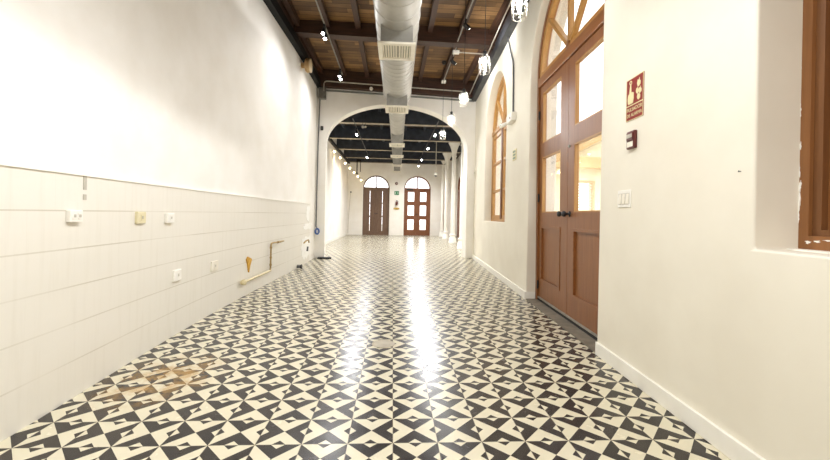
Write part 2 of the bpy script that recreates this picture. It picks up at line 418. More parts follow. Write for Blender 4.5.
# skirting boards
b = MB(); b.box(2.795, -4, -.018, 0, 0, .095, .004); b.box(2.795, 2.8, -.018, .11, 0, .095)
tag(b.build('baseboard_right', 'skirting', None, FR @ Matrix.Diagonal((-1, 1, 1, 1))), 'white skirting board below the alarm sign', 'skirting', kind='structure')
b = MB(); b.box(4.69, 9.12, -.018, 0, 0, .095, .004); b.box(4.665, 4.69, -.018, .11, 0, .095)
tag(b.build('baseboard_right', 'skirting', None, FR @ Matrix.Diagonal((-1, 1, 1, 1))), 'white skirting board between the double door and the arch', 'skirting', kind='structure')
b = MB(); b.box(-2.14, -2.122, 9.1, 18.4, 0, .1); tag(b.build('baseboard_left', 'skirting'), 'white skirting along the side wall of the far room', 'skirting', kind='structure')

# roof timbers
for k, y in enumerate((-2.4, -.2, 2.0, 4.2, 6.49)):
    b = MB(); b.add([(x, yy, z-.022*x) for x in (-1.75, 1.72) for yy, z in ((y-.09, 3.925), (y+.09, 3.925), (y+.09, ZC+.03), (y-.09, ZC+.03))],
                    [(0, 1, 2, 3), (7, 6, 5, 4), (0, 4, 5, 1), (1, 5, 6, 2), (2, 6, 7, 3), (3, 7, 4, 0)])
    o = b.build('ceiling_beam', 'beam_wood')
    tag(o, 'dark timber cross beam in front of the arch wall' if k == 4 else 'dark timber cross beam overhead towards the viewer', 'beam', kind='structure', group='timber cross beams')
b = MB(); b.box(0, 3.65, -.16, -.01, 3.80, ZC+.005); tag(b.build('ceiling_beam', 'beam_wood', None, FA), 'dark timber wall plate along the top of the arch wall', 'beam', kind='structure')
for k, x in enumerate((-1.62, -1.13, -.63, -.04, .56, 1.08, 1.60)):
    b = MB(); b.box(x-.04, x+.04, -4, 8.85, 4.06, ZC)
    tag(b.build('ceiling_rafter', 'rafter_wood'), 'dark rafter running lengthwise under the brown planks', 'rafter', kind='structure', group='ceiling rafters')
# steel edge beams
b = MB()
for y0, y1 in zip([-4, 0, 2, 3.5, 5, 6.5], [0, 2, 3.5, 5, 6.5, 8.75]):
    xa, xb = lxs(y0), lxs(y1)
    b.add([(x0+dx, y, z) for x0, y in ((xa, y0), (xb, y1)) for dx, z in ((-.02, 3.79), (.095, 3.79), (.095, 3.93), (-.02, 3.93))],
          [(0, 1, 2, 3), (7, 6, 5, 4), (0, 4, 5, 1), (1, 5, 6, 2), (2, 6, 7, 3), (3, 7, 4, 0)])
tag(b.build('trim_2', 'black_steel'), 'black steel edge channel at the top of the bare white wall', 'steel channel', kind='structure')
b = MB(); b.box(-9.12, 4, -.11, .01, 3.745, 3.765); b.box(-9.12, 4, -.012, .01, 3.765, 3.92); b.box(-9.12, 4, -.11, .01, 3.90, 3.92); b.box(-9.12, 4, -.11, -.095, 3.765, 3.9)
tag(b.build('trim_3', 'slate', None, FR), 'black steel channel at the top of the wall over the windows', 'steel channel', kind='structure')
b = MB(); b.box(-9.12, 4, -.05, .01, 3.92, ZC); tag(b.build('trim_4', 'rafter_wood', None, FR), 'dark timber ledger above the black steel channel', 'timber ledger', kind='structure')
b = MB()
for y0, y1 in zip([-4, 0, 2, 3.5, 5, 6.5], [0, 2, 3.5, 5, 6.5, 8.75]):
    xa, xb = lxs(y0), lxs(y1)
    b.add([(x0+dx, y, z) for x0, y in ((xa, y0), (xb, y1)) for dx, z in ((-.02, 3.93), (.05, 3.93), (.05, ZC), (-.02, ZC))],
          [(0, 1, 2, 3), (7, 6, 5, 4), (0, 4, 5, 1), (1, 5, 6, 2), (2, 6, 7, 3), (3, 7, 4, 0)])
tag(b.build('trim_5', 'rafter_wood'), 'dark timber ledger above the channel on the bare wall', 'timber ledger', kind='structure')

# far room beams: navy web with a pale bottom flange
for k, y in enumerate((10.25, 12.4, 14.5, 16.65, 18.1)):
    r = thing('ceiling_beam', 'navy steel beam with pale lower flange across the far room', 'beam', T(0, y, 0), 'navy beams of the far room', 'structure')
    x1 = 2.6
    b = MB(); b.box(-2.14, x1, 0, .08, 3.415, 3.80); b.build('web', 'navy', r)
    b = MB(); b.box(-2.14, x1, -.03, .10, 3.40, 3.415); b.build('flange', 'flange', r)
for k, x in enumerate((-1.6, -1.0, -.4, .35, .95, 1.55, 2.1)):
    b = MB(); b.box(x-.035, x+.035, 9.05, 18.6, 3.72, 3.80)
    tag(b.build('ceiling_joist', 'navy'), 'dark joist running lengthwise over the far room', 'joist', kind='structure', group='joists of the far room')
b = MB(); b.box(-2.14, -2.06, 9.05, 18.4, 3.36, 3.46); tag(b.build('trim_6', 'black_steel'), 'dark wall plate above the string of warm bulbs', 'steel channel', kind='structure')

# ------------------------------------------------------------------ double door on the right
dr = thing('door_1', 'brown glazed double door under a fanlight in the white wall', 'door', fr(DS, 0, .125) @ Matrix.Rotation(.010, 4, 'X'), kind='structure')
def ring_arch(r0, r1, zs, z0, d0, d1, n=32, c=0.):
    o = arched(c, r1, z0, zs, None, n); i = arch_pts(c, r0, zs, None, n)
    b = MB(); b.plate([(c-r1, z0)]+arch_pts(c, r1, zs, None, n)+[(c+r1, z0), (c+r0, z0)]+i[::-1]+[(c-r0, z0)], [], d0, d1)
    return b
b = ring_arch(.875, .935, DZ, 0, -.01, .09); b.build('door_frame', 'door_wood', dr)
b = MB(); b.box(-.875, .875, -.015, .08, 2.59, 2.70, .006); b.build('transom_rail', 'door_wood_x', dr)
zf = 2.70
fan = MB(); o_ = [(-.872, zf)]+[p for p in arch_pts(0, .875, DZ, None, 32) if p[1] > zf]+[(.872, zf)]
i_ = [(-.80, zf+.05)]+[p for p in arch_pts(0, .81, DZ, None, 32) if p[1] > zf+.05]+[(.80, zf+.05)]
fan.plate(o_, [i_], 0, .05); fan.build('fanlight_frame', 'honey', dr)
sp = MB()
for a in (45, 90, 135):
    ca, sa = math.cos(math.radians(a)), math.sin(math.radians(a))
    sp.beam((0, .025, zf+.02), (ca*.83, .025, DZ+sa*.83), .042, .05, (0, 1, 0))
sp.build('fanlight_spokes', 'honey', dr)
b = MB(); b.lathe([(.001, -.016), (.05, -.016), (.06, .04), (.001, .04)], (0, .01, zf+.03), 16, 'y'); b.build('fanlight_hub', 'door_wood', dr)
b = MB(); b.plate(i_, [], .03, .035); b.build('fanlight_pane', 'glass', dr)
for sgn, nm in ((-1, 'far'), (1, 'near')):
    x0, x1 = (sgn*.004, sgn*.872); x0, x1 = min(x0, x1), max(x0, x1)
    inn, outn = .175, .175
    c0 = x0+(.145 if sgn > 0 else .085); c1 = x1-(.085 if sgn > 0 else .19)
    lf = MB(); lf.plate(rect(x0, x1, .035, 2.588), [rect(c0, c1, 1.895, 2.50), rect(c0, c1, 1.07, 1.73), rect(c0, c1, .265, .905)], .01, .055)
    leaf = lf.build('door_leaf', 'door_wood', dr)
    p = MB(); p.box(c0-.005, c1+.005, .026, .046, .26, .91); p.build('lower_panel', 'door_wood', leaf)
    mo = MB(); mo.plate(rect(c0-.012, c1+.012, .253, .917), [rect(c0+.018, c1-.018, .283, .887)], .004, .035); mo.build('panel_moulding', 'door_wood_x', leaf)
    for za, zb in ((1.895, 2.50), (1.07, 1.73)):
        g = MB(); g.box(c0-.004, c1+.004, .030, .034, za-.004, zb+.004); g.build('pane', 'glass', leaf)
        bd = MB(); bd.plate(rect(c0, c1, za, zb), [rect(c0+.014, c1-.014, za+.014, zb-.014)], .012, .05); bd.build('glazing_bead', 'honey', leaf)
    kx = sgn*.06
    kb = MB(); kb.lathe([(.001, .012), (.028, .012), (.028, .004), (.011, 0), (.011, -.03), (.026, -.038), (.030, -.052), (.024, -.066), (.001, -.07)], (kx, 0, 1.055), 16, 'y')
    kb.build('door_knob', 'black', leaf)
    st = MB(); st.box(x0+.005, x1-.005, -.002, .012, .04, .058); st.build('weather_strip', 'alum', leaf)
    for hz in (.2, 1.25, 2.25):
        h = MB(); hx = x1-.012 if sgn > 0 else x0+.012
        h.tube([(hx, -.004, hz-.05), (hx, -.004, hz+.05)], .011, 8); h.build('hinge', 'rubber', leaf)
lk = MB(); lk.lathe([(.001, -.006), (.013, -.006), (.015, 0), (.015, .012)], (.05, .0, 1.72), 12, 'y'); lk.build('lock_cylinder', 'alum', dr)
b = MB(); b.box(-.93, .93, -.13, .25, -.02, .012); b.build('threshold', 'stone', dr)
b = MB(); b.box(-.875, .875, .0, .06, .012, .032); b.build('threshold_gap', 'rubber', dr)

# ------------------------------------------------------------------ arched window beyond the door
w = thing('window_1', 'arched honey coloured wooden window beyond the double door', 'window', fr(WS, 0, .14), kind='structure')
b = MB(); b.plate(arched(0, WR+.01, WZ0-.005, WZ, None, 28), [arched(0, WR-.06, WZ0+.06, WZ, None, 28)], 0, .07); b.build('window_frame', 'honey', w)
b = MB(); b.box(-WR, WR, -.012, .06, WZ-.03, WZ+.05, .005); b.build('transom_rail', 'honey', w)
b = MB(); b.box(-.05, .05, -.01, .06, WZ0+.05, WZ-.03); b.build('mullion', 'shutter', w)
sp = MB()
for a in (45, 90, 135): sp.beam((0, .03, WZ+.04), (math.cos(math.radians(a))*(WR-.05), .03, WZ+math.sin(math.radians(a))*(WR-.05)), .045, .045, (0, 1, 0))
sp.build('fanlight_spokes', 'honey', w)
b = MB(); b.plate([(-.82, WZ+.05)]+[p for p in arch_pts(0, .84, WZ, None, 28) if p[1] > WZ+.05]+[(.82, WZ+.05)], [], .03, .035); b.build('fanlight_pane', 'glass', w)
for x0, x1 in ((-.84, -.05), (.05, .84)):
    zz = [WZ0+.12, 1.50, 2.03, WZ-.09]
    hs = [rect(x0+.07, x1-.07, zz[k]+(.02 if k else 0), zz[k+1]-.02) for k in range(3)]
    b = MB(); b.plate(rect(x0, x1, WZ0+.06, WZ-.03), hs, .005, .05); c = b.build('casement', 'honey', w)
    for h in hs:
        g = MB(); g.box(h[0][0], h[1][0], .026, .03, h[0][1], h[2][1]); g.build('pane', 'glass', c)

# ------------------------------------------------------------------ near window with wooden shutters
w = thing('window_2', 'brown wooden shutter window deep in the near wall recess', 'window', fr(.62, 0, .185), kind='structure')
b = MB(); b.plate(arched(0, .885, NZ0-.002, 2.62, None, 28), [arched(0, .835, NZ0+.06, 2.62, None, 28)], 0, .09); b.build('window_frame', 'shutter_frame', w)
b = MB(); b.plate(arched(0, .84, NZ0+.055, 2.62, None, 28), [arched(0, .80, NZ0+.085, 2.62, None, 28)], .015, .06); b.build('window_bead', 'shutter', w)
for x0, x1 in ((-.805, -.003), (.003, .805)):
    b = MB(); b.plate(rect(x0, x1, NZ0+.08, 2.55), [rect(x0+.05, x1-.05, NZ0+.15, 1.7), rect(x0+.05, x1-.05, 1.8, 2.45)], .04, .08); c = b.build('shutter_leaf', 'shutter_frame', w)
    p = MB(); p.box(x0+.04, x1-.04, .058, .07, NZ0+.14, 1.71); p.box(x0+.04, x1-.04, .058, .07, 1.79, 2.46); p.build('shutter_panel', 'shutter', c)
b = MB(); b.plate([(-.78, 2.56)]+[p for p in arch_pts(0, .79, 2.62, None, 28) if p[1] > 2.56]+[(.78, 2.56)], [], .04, .07); b.build('tympanum', 'shutter', w)
# flaked white paint on the stile and sill rail
def blob(c, rx, rz, d0, d1, n=14, j=.35):
    return MB().plate([(c[0]+rx*math.cos(2*PI*k/n)*(1+random.uniform(-j, j)), c[1]+rz*math.sin(2*PI*k/n)*(1+random.uniform(-j, j))) for k in range(n)], [], d0, d1)
for c, rx, rz in (((-.877, 1.04), .005, .03), ((-.873, 1.10), .006, .035), ((-.870, 1.165), .005, .02), ((-.876, 1.23), .004, .025), ((-.872, 1.33), .003, .012), ((-.877, 1.47), .004, .03), ((-.878, 1.68), .003, .04),
                  ((-.835, .94), .010, .006), ((-.80, .945), .012, .004), ((-.755, .95), .018, .003), ((-.70, .948), .010, .004)):
    blob(c, rx, rz, -.002, .002, 22, .55).build('paint_flake', 'patch', w)
b = MB(); b.box(-.885, .885, -.05, .0, NZ0-.004, NZ0+.006); b.build('window_sill', 'skirting', w)

# ------------------------------------------------------------------ doors of the far room
def far_door(n, c, r, zs, rz, wood, label, panes, slits):
    d = thing('door_%d' % n, label, 'door', fe(c, 0, .1), kind='structure')
    o_ = [(-r-.01, 0)]+arch_pts(0, r+.01, zs, rz+.01)+[(r+.01, 0)]; i_ = [(-r+.06, 0)]+arch_pts(0, r-.06, zs, rz-.06)+[(r-.06, 0)]
    MB().plate(o_+i_[::-1], [], 0, .09).build('door_frame', wood, d)
    MB().box(-r, r, -.01, .08, zs-.06, zs+.02).build('transom_rail', wood, d)
    MB().box(-.025, .025, 0, .06, zs, zs+rz-.03).build('fanlight_bar', wood, d)
    MB().plate([(-r+.05, zs+.01)]+[p for p in arch_pts(0, r-.05, zs, rz-.05) if p[1] > zs+.01]+[(r-.05, zs+.01)], [], .04, .045).build('fanlight_pane', 'glass', d)
    MB().box(-.018, .018, .012, .02, .03, zs-.06).build('meeting_strip', wood, d)
    MB().box(-r+.05, r-.05, .066, .12, 0, .03).build('threshold', wood, d)
    for sg in (-1, 1):
        x0, x1 = sorted((sg*.0, sg*(r-.055)))
        hs = []
        for (a, b_, za, zb) in (panes if not slits else slits):
            q = sorted((sg*a, sg*b_)); hs.append(rect(q[0], q[1], za, zb))
        lf = MB().plate(rect(x0, x1, .001, zs-.06), hs, .02, .065).build('door_leaf', wood, d)
        for h in hs: MB().box(h[0][0], h[1][0], .040, .044, h[0][1], h[2][1]).build('pane', 'glass', lf)
        if slits:
            for za, zb in ((.15, .62), (.72, 1.28), (1.38, 2.1)):
                q = sorted((sg*.06, sg*.22)); MB().plate(rect(q[0], q[1], za, zb), [rect(q[0]+.03, q[1]-.03, za+.03, zb-.03)], .008, .02).build('panel_moulding', wood, lf)
        MB().lathe([(.001, -.06), (.022, -.055), (.024, -.035), (.01, -.02), (.01, .02)], (sg*.045, 0, 1.03), 12, 'y').build('door_knob', 'black', lf)
    return d
far_door(3, LDC, LDR, 2.27, .59, 'dark_door', 'dark brown arched double door with narrow glass slits at the end of the hall',
         None, [(.290, .308, .2, .86), (.290, .308, .93, 1.5), (.290, .308, 1.56, 2.12)])
dd = far_door(4, RDC, RDR, 2.29, .60, 'far_door', 'reddish brown arched double door with six bright panes on the end wall',
         [(.15, .45, .27, .77), (.15, .45, .97, 1.46), (.15, .45, 1.66, 2.11)], None)
MB().box(-.52, -.22, -.03, .0, 2.2, 2.26).build('door_closer', 'black', dd)
for k, c in enumerate((-3.2, -6.2, -8.5)):
    d = thing('door_%d' % (5+k), ('brown arched door behind the nearest column', 'brown arched door in the aisle behind the middle columns', 'brown arched door at the far end of the aisle')[k], 'door', FB @ T(c, .012, 0), kind='structure')
    MB().plate([(-.63, 0)]+arch_pts(0, .63, 2.2)+[(.63, 0), (.56, 0)]+arch_pts(0, .56, 2.2)[::-1]+[(-.56, 0)], [], 0, .09).build('door_frame', 'far_door', d)
    MB().box(-.6, .6, -.01, .08, 2.14, 2.22).build('transom_rail', 'far_door', d)
    MB().plate([(-.57, 2.21)]+[p for p in arch_pts(0, .57, 2.2) if p[1] > 2.21]+[(.57, 2.21)], [], .04, .045).build('fanlight_pane', 'glass', d)
    for x0, x1 in ((-.57, -.004), (.004, .57)):
        MB().plate(rect(x0, x1, .02, 2.15), [], .02, .06).build('door_leaf', 'far_door', d)
        # raised panels on each leaf
    for x0, x1 in ((-.5, -.08), (.08, .5)):
        for za, zb in ((.15, .8), (.95, 2.0)):
            MB().box(x0, x1, .01, .02, za, zb, .003).build('door_panel', 'far_door', d)

# ------------------------------------------------------------------ columns
colM = None
for k, (x, y) in enumerate(((2.145, 11.78), (2.22, 14.08), (2.31, 16.5), (2.36, 18.2))):
    lab = ('slender white iron column nearest the arch', 'second white iron column from the arch', 'third white iron column from the arch', 'last white iron column beside the end wall')[k]
    if k == 0:
        colM = thing('column', lab, 'column', T(x, y, 0), 'white iron columns')
        MB().lathe([(.15, 0), (.15, .05), (.135, .07), (.135, .17), (.115, .20), (.10, .26), (.125, .28), (.125, .30), (.082, .33)], n=20).build('base', 'column', colM)
        MB().lathe([(.082, .33), (.083, .6), (.078, 2.0), (.072, 3.18)], n=20).build('shaft', 'column', colM)
        MB().lathe([(.078, 3.16), (.095, 3.17), (.095, 3.20), (.08, 3.22), (.088, 3.32), (.115, 3.44), (.155, 3.55), (.20, 3.63), (.215, 3.66), (.215, 3.70), (.001, 3.70)], n=20).build('capital', 'column', colM)
    else: dup(colM, T(x, y, 0), lab)

# ------------------------------------------------------------------ ventilation duct
DX = lambda y: -.045+.0117*y
dz, dr_ = 3.314, .257
FD = frame((DX(0), 0, 0), (1, -.0117, 0))              # u across, d along the duct
duct = thing('ventilation_duct', 'long round galvanised ventilation duct with box grilles under the ceiling', 'duct', FD)
def duct_piece(name, y0, y1, r0, r1, seam=.3, nring=48):
    m = MB(); yy = y0; ridge = .006
    rr = lambda h: r0+(r1-r0)*(h-y0)/(y1-y0)
    while yy < y1-1e-6:
        e = min(yy+seam, y1) if seam else y1
        m.lathe([(rr(yy), yy), (rr(e), e)], (0, 0, dz), nring, 'y')
        if seam and e < y1: m.lathe([(rr(e), e-.012), (rr(e)+ridge, e-.006), (rr(e)+ridge, e+.006), (rr(e), e+.012)], (0, 0, dz), nring, 'y', False)
        yy = e
    return m.build(name, 'galv', duct)
duct_piece('duct_run', -4, 5.0, .257, .257, .3)
duct_piece('duct_run', 5.0, 7.2, .255, .253, .15)
duct_piece('duct_reducer', 7.2, 8.1, .253, .185, 0)
duct_piece('duct_run', 8.1, 17.4, .185, .185, .35)
for y in (7.2, 8.1, 10.95, 13.2):
    r = .258 if y < 7.5 else .186
    MB().lathe([(r, y-.03), (r+.008, y-.025), (r+.008, y+.025), (r, y+.03)], (0, 0, dz), 40, 'y').build('duct_collar', 'galv', duct)
for k, (y, wd, bw) in enumerate(((4.27, .425, .36), (6.76, .42, .36), (10.35, .42, .30), (12.4, .42, .30), (14.8, .38, .30), (17.0, .34, .28))):
    L = .46 if k < 2 else .5
    zb = 2.925
    ztop = dz-.05
    bx = MB().box(-bw/2, bw/2, y+.02, y+L-.02, zb, ztop).build('grille_box', 'galv_dark', duct)
    fr_ = MB()
    # flange with an opening, lying flat under the box
    for a, b_, c, e in ((-wd/2, wd/2, y-.005, y+.05), (-wd/2, wd/2, y+L-.05, y+L), (-wd/2, -wd/2+.05, y+.05, y+L-.05), (wd/2-.05, wd/2, y+.05, y+L-.05)):
        fr_.box(a, b_, c, e, zb-.022, zb)
    fr_.build('grille_frame', 'cream_metal', bx)
    iv = MB().box(-wd/2+.05, wd/2-.05, y+.05, y+L-.05, zb-.004, zb+.001).build('grille_interior', 'louvre_dark', bx)
    lv = MB(); nl = 11
    for i in range(nl):
        x = -wd/2+.05+(wd-.1)*(i+.5)/nl; tl = .012*(1 if x > 0 else -1)
        lv.add([(x-.004, y+.05, zb-.02), (x+.004, y+.05, zb-.02), (x+.004, y+L-.05, zb-.02), (x-.004, y+L-.05, zb-.02),
                (x-.004+tl, y+.05, zb-.003), (x+.004+tl, y+.05, zb-.003), (x+.004+tl, y+L-.05, zb-.003), (x-.004+tl, y+L-.05, zb-.003)],
               [(0, 1, 2, 3), (7, 6, 5, 4), (0, 4, 5, 1), (1, 5, 6, 2), (2, 6, 7, 3), (3, 7, 4, 0)])
    lv.build('grille_louvres', 'cream_metal', bx)
    MB().tube([(-.02 if k % 2 else 0, y+.015, dz-.02), (0, y+.015, 4.05 if y < 9 else 3.78)], .004, 6).build('hanger_rod', 'conduit', duct)

# ------------------------------------------------------------------ cage pendants
pend = None
PL = ('first caged glass pendant lamp, nearest the viewer, beside the double door', 'second caged glass pendant lamp, hanging before the black channel', 'third caged glass pendant lamp, close to the end of the black channel',
      'fourth caged glass pendant lamp, hanging before the arch wall', 'fifth caged glass pendant lamp, hanging right in front of the arch curve')
def light(name, loc, energy, radius=.05, col=(.99, .99, 1), kind='POINT', rot=None, spot=None, blend=.5):
    L = bpy.data.lights.new(name, kind); L.energy = energy; L.color = col; L.shadow_soft_size = radius
    if spot: L.spot_size = spot; L.spot_blend = blend
    o = bpy.data.objects.new(name, L); COL.objects.link(o); o.location = loc
    if rot is not None: o.rotation_euler = rot
    return o
PY = (2.90, 4.05, 5.29, 6.47, 7.70)
LIT = dict(spot=32, far=130, back=67, single=36, wash=72)
for k, y in enumerate(PY):
    x = .935+.008*k; Mx = T(x, y, 2.65)
    if k == 0:
        pend = thing('cage_pendant', PL[0], 'pendant lamp', Mx, 'cage pendants in a row')
        MB().sphere((0, 0, .018), .02, 14, 1.35).build('bulb', 'bulb', pend)
        MB().lathe([(.018, .05), (.022, .055), (.022, .115), (.012, .125), (.001, .126)], n=14).build('lamp_holder', 'black', pend)
        MB().lathe([(.030, .075), (.046, .05), (.052, .01), (.052, -.07), (.044, -.095), (.03, -.105), (.001, -.108)], n=20).build('glass_jar', 'lamp_glass', pend)
        cg = MB()
        for i in range(6):
            a = i*PI/3; ca, sa = math.cos(a), math.sin(a)
            cg.tube([(r*ca, r*sa, h) for r, h in ((.028, .085), (.052, .055), (.059, .0), (.059, -.08), (.052, -.112))], .0022, 6)
        for r, h in ((.058, .02), (.060, -.05), (.052, -.112)):
            cg.tube([(r*math.cos(i*PI/12), r*math.sin(i*PI/12), h) for i in range(25)], .0022, 6)
        cg.build('wire_cage', 'conduit_pale', pend)
        MB().tube([(0, 0, .12), (0, 0, 1.44)], .0035, 6).build('cord', 'black', pend)
        MB().lathe([(.001, 1.40), (.03, 1.40), (.045, 1.44), (.045, 1.455), (.001, 1.455)], n=14).build('ceiling_rose', 'black', pend)
    else: dup(pend, Mx, PL[k])

# ------------------------------------------------------------------ track lighting
def track(name, x, y0, y1, z, label, mat='track_grey'):
    b = MB().box(x-.008, x+.008, y0, y1, z, z+.022); o = b.build(name, mat)
    return tag(o, label, 'lighting track')
track('light_track', -1.10, -2, 8.06, 3.885, 'long lighting track on the side of the bare white wall')
track('light_track', 1.01, -2, 6.3, 3.88, 'long lighting track on the window side of the duct')
track('light_track', 1.03, 6.56, 8.15, 3.88, 'short lighting track with a white end near the arch on the window side')
spot0 = None
def twin(x, y, z, rz, label, lit=True, group='twin track spotlights'):
    global spot0
    Mx = T(x, y, z) @ Matrix.Rotation(rz, 4, 'Z')
    if spot0 is None:
        spot0 = thing('track_spotlight', label, 'spotlight', Mx, group)
        MB().box(-.014, .014, -.06, .06, -.03, 0, .003).build('track_adapter', 'black', spot0)
        MB().tube([(0, 0, -.03), (0, 0, -.07)], .008, 8).build('stem', 'black', spot0)
        MB().box(-.016, .016, -.11, .11, -.085, -.065, .003).build('cross_bar', 'black', spot0)
        for yy in (-.085, .085):
            ax = Vector((0, -.45, -.9)).normalized(); c = Vector((0, yy, -.09))
            hd = MB().tube([c-ax*.0, c+ax*.02, c+ax*.10], [.02, .027, .028], 14).build('lamp_head', 'black', spot0)
            MB().tube([c+ax*.1005, c+ax*.104], .025, 14).build('lamp_face', 'spot_face', hd)
        return spot0
    return dup(spot0, Mx, label)
twin(-1.10, 5.98, 3.885, 0, 'twin spotlight on the track by the bare wall, before the cross beam')
twin(-1.10, 7.78, 3.885, 0, 'twin spotlight on the track by the bare wall, close to the arch wall')
# single dark heads on the window side track, turned away
spot1 = None
def single(x, y, z, label):
    global spot1
    if spot1 is None:
        spot1 = thing('track_spotlight', label, 'spotlight', T(x, y, z), 'single dark track heads')
        MB().box(-.014, .014, -.05, .05, -.025, 0, .003).build('track_adapter', 'black', spot1)
        MB().tube([(0, 0, -.025), (0, 0, -.05)], .008, 8).build('stem', 'black', spot1)
        ax = Vector((.8, .5, -.33)).normalized(); c = Vector((-.03, 0, -.05))
        hd = MB().tube([c, c+ax*.02, c+ax*.11], [.02, .032, .034], 14).build('lamp_head', 'black', spot1)
        MB().tube([c+ax*.1105, c+ax*.114], .028, 14).build('lamp_face', 'spot_face', hd)
    else: dup(spot1, T(x, y, z), label)
single(1.01, 5.6, 3.88, 'black spotlight head on the window side track before the cross beam')
single(1.03, 6.95, 3.88, 'black spotlight head on the short track near the arch')
def beam_light(x, y, z, e, ax=(0, -.25, -.97), ang=172):
    light('track_and_fill_spot', (x, y, z), e, .035, kind='SPOT', spot=math.radians(ang), blend=1, rot=Vector(ax).to_track_quat('-Z', 'Y').to_euler())
AXS = Vector((0, -.45, -.9)).normalized()
AX1 = Vector((.8, .5, -.33)).normalized()
for x_, y_ in ((1.01, 5.6), (1.03, 6.95)): beam_light(x_-.03+AX1.x*.125, y_+AX1.y*.125, 3.88-.05+AX1.z*.125, LIT['single'], AX1, 165)
for y in (5.98, 7.78):
    for q in (-.085, .085): beam_light(-1.10, y+q+AXS.y*.115, 3.885-.09+AXS.z*.115, LIT['spot'])
# far room tracks and spots
track('light_track', -1.04, 9.6, 15.6, 3.368, 'lighting track of the far room on the side of the string bulbs', 'black')
track('light_track', 1.11, 9.6, 17.9, 3.368, 'lighting track of the far room on the side of the columns', 'black')
for y, l in ((10.75, 'twin spotlight just beyond the arch on the side of the string bulbs'), (15.1, 'twin spotlight deep in the far room above the dark door')):
    twin(-1.04, y, 3.368, 0, l)
for y, l in ((10.5, 'twin spotlight just beyond the arch on the side of the columns'), (12.65, 'second twin spotlight beyond the arch on the column side'),
             (15.3, 'third twin spotlight beyond the arch on the column side'), (17.2, 'last twin spotlight on the column side, close to the end wall')):
    twin(1.11, y, 3.368, 0, l)
for x, y in ((-1.04, 10.75), (-1.04, 15.1), (1.11, 10.5), (1.11, 12.65), (1.11, 15.3), (1.11, 17.2)):
    for q in (-.085, .085): beam_light(x, y+q+AXS.y*.115, 3.368-.09+AXS.z*.115, LIT['far'], (0, -.1, -1))
sf = thing('track_spotlight', 'small unlit double head beside the first spotlight beyond the arch', 'spotlight', T(-.79, 10.1, 3.72))
MB().box(-.03, .03, -.05, .05, -.03, 0).build('track_adapter', 'black', sf)
for dx in (-.035, .035): MB().tube([(dx, 0, -.03), (dx, -.03, -.42)], .006, 6).build('stem', 'black', sf); MB().sphere((dx, -.03, -.45), .03, 12).build('lamp_head', 'conduit_pale', sf)

# string of warm bulbs
P0, P1 = Vector((-2.02, 13.2, 3.12)), Vector((-1.5, 18.1, 2.60))
sl = thing('string_lights', 'string of warm glowing bulbs along the side wall of the far room', 'string lights', Matrix.Identity(4))
pts = []
N = 6
for k in range(N*4+1):
    t = k/(N*4); p = P0.lerp(P1, t); p.z += .06-.05*math.sin((t*N % 1)*PI); pts.append(p)
MB().tube(pts, .006, 6).build('cable', 'black', sl)
for k in range(N+1):
    p = P0.lerp(P1, k/N); p.z += .06
    h = MB().tube([p, p-Vector((0, 0, .05))], .014, 8).build('bulb_socket', 'black', sl)
    MB().sphere(p-Vector((0, 0, .085)), .038, 12, 1.15).build('bulb', 'warm_bulb', h)
for k in (1, 3, 5):
    p = P0.lerp(P1, k/N); light('string_light', (p.x, p.y, p.z-.12), 3, .04, (1, .75, .42))

# ------------------------------------------------------------------ conduits, pipes and small fittings
def bend(pts, r=.08, n=6):
    pts = [Vector(p) for p in pts]; o = [pts[0]]
    for a, b, c in zip(pts, pts[1:], pts[2:]):
        u, v = (a-b).normalized(), (c-b).normalized(); rr = min(r, (a-b).length*.45, (c-b).length*.45)
        p, q = b+u*rr, b+v*rr
        for k in range(n+1):
            t = k/n; o.append(p*(1-t)**2+b*2*t*(1-t)+q*t*t)
    o.append(pts[-1]); return o
# grey junction box in the corner with its conduits
jb = thing('junction_box', 'grey electrical junction box in the top corner by the arch wall', 'junction box', FA @ T(.09, 0, 3.56))
MB().box(-.085, .075, -.13, -.002, -.02, .22, .006).build('enclosure', 'grey_box', jb)
MB().box(-.075, .065, -.142, -.13, 0, .20, .004).build('cover', 'grey_box', jb)
MB().box(.05, .075, -.16, -.142, -.03, .03).build('latch', 'conduit_dark', jb)
b = MB().tube(bend([(.12, -.19, 3.68), (.12, -.19, 3.90), (3.3, -.19, 3.90)], .08), .013, 10)
tag(b.build('conduit', 'conduit_pale', None, FA), 'grey conduit running across in front of the dark wall plate', 'conduit')
b = MB().tube([(.16, -.03, 3.745), (3.6, -.03, 3.745)], .02, 10)
tag(b.build('conduit', 'conduit', None, FA), 'thicker grey conduit along the top of the arch wall below the timber', 'conduit')
b = MB().tube([(.03, -.03, 3.54), (.01, -.03, 2.5), (.0, -.03, .70)], .012, 10)
tag(b.build('conduit', 'conduit_dark', None, FA), 'thin dark conduit running down the corner from the grey box', 'conduit')
b = MB().tube([(0, 0, 3.84), (0, -.3, 4.0)], .022, 8)
rg = thing('cable_reel', 'small blue ring of cable hanging at the foot of the corner conduit', 'cable reel', FA @ T(.03, -.055, .60))
MB().tube([(.040*math.cos(k*PI/12), 0, .058*math.sin(k*PI/12)) for k in range(25)], .018, 8).build('ring', 'blue', rg)
MB().tube([(0, .005, .058), (-.03, .022, .12)], .008, 6).build('hook', 'conduit_dark', rg)
sb = thing('wall_sensor', 'tiny black sensor box on the arch wall beside the conduit', 'sensor', FA @ T(.085, 0, 2.90))
MB().box(-.028, .03, -.035, 0, -.045, .045, .006).build('housing', 'black', sb); MB().sphere((0, -.036, 0), .012, 10).build('lens', 'conduit', sb)
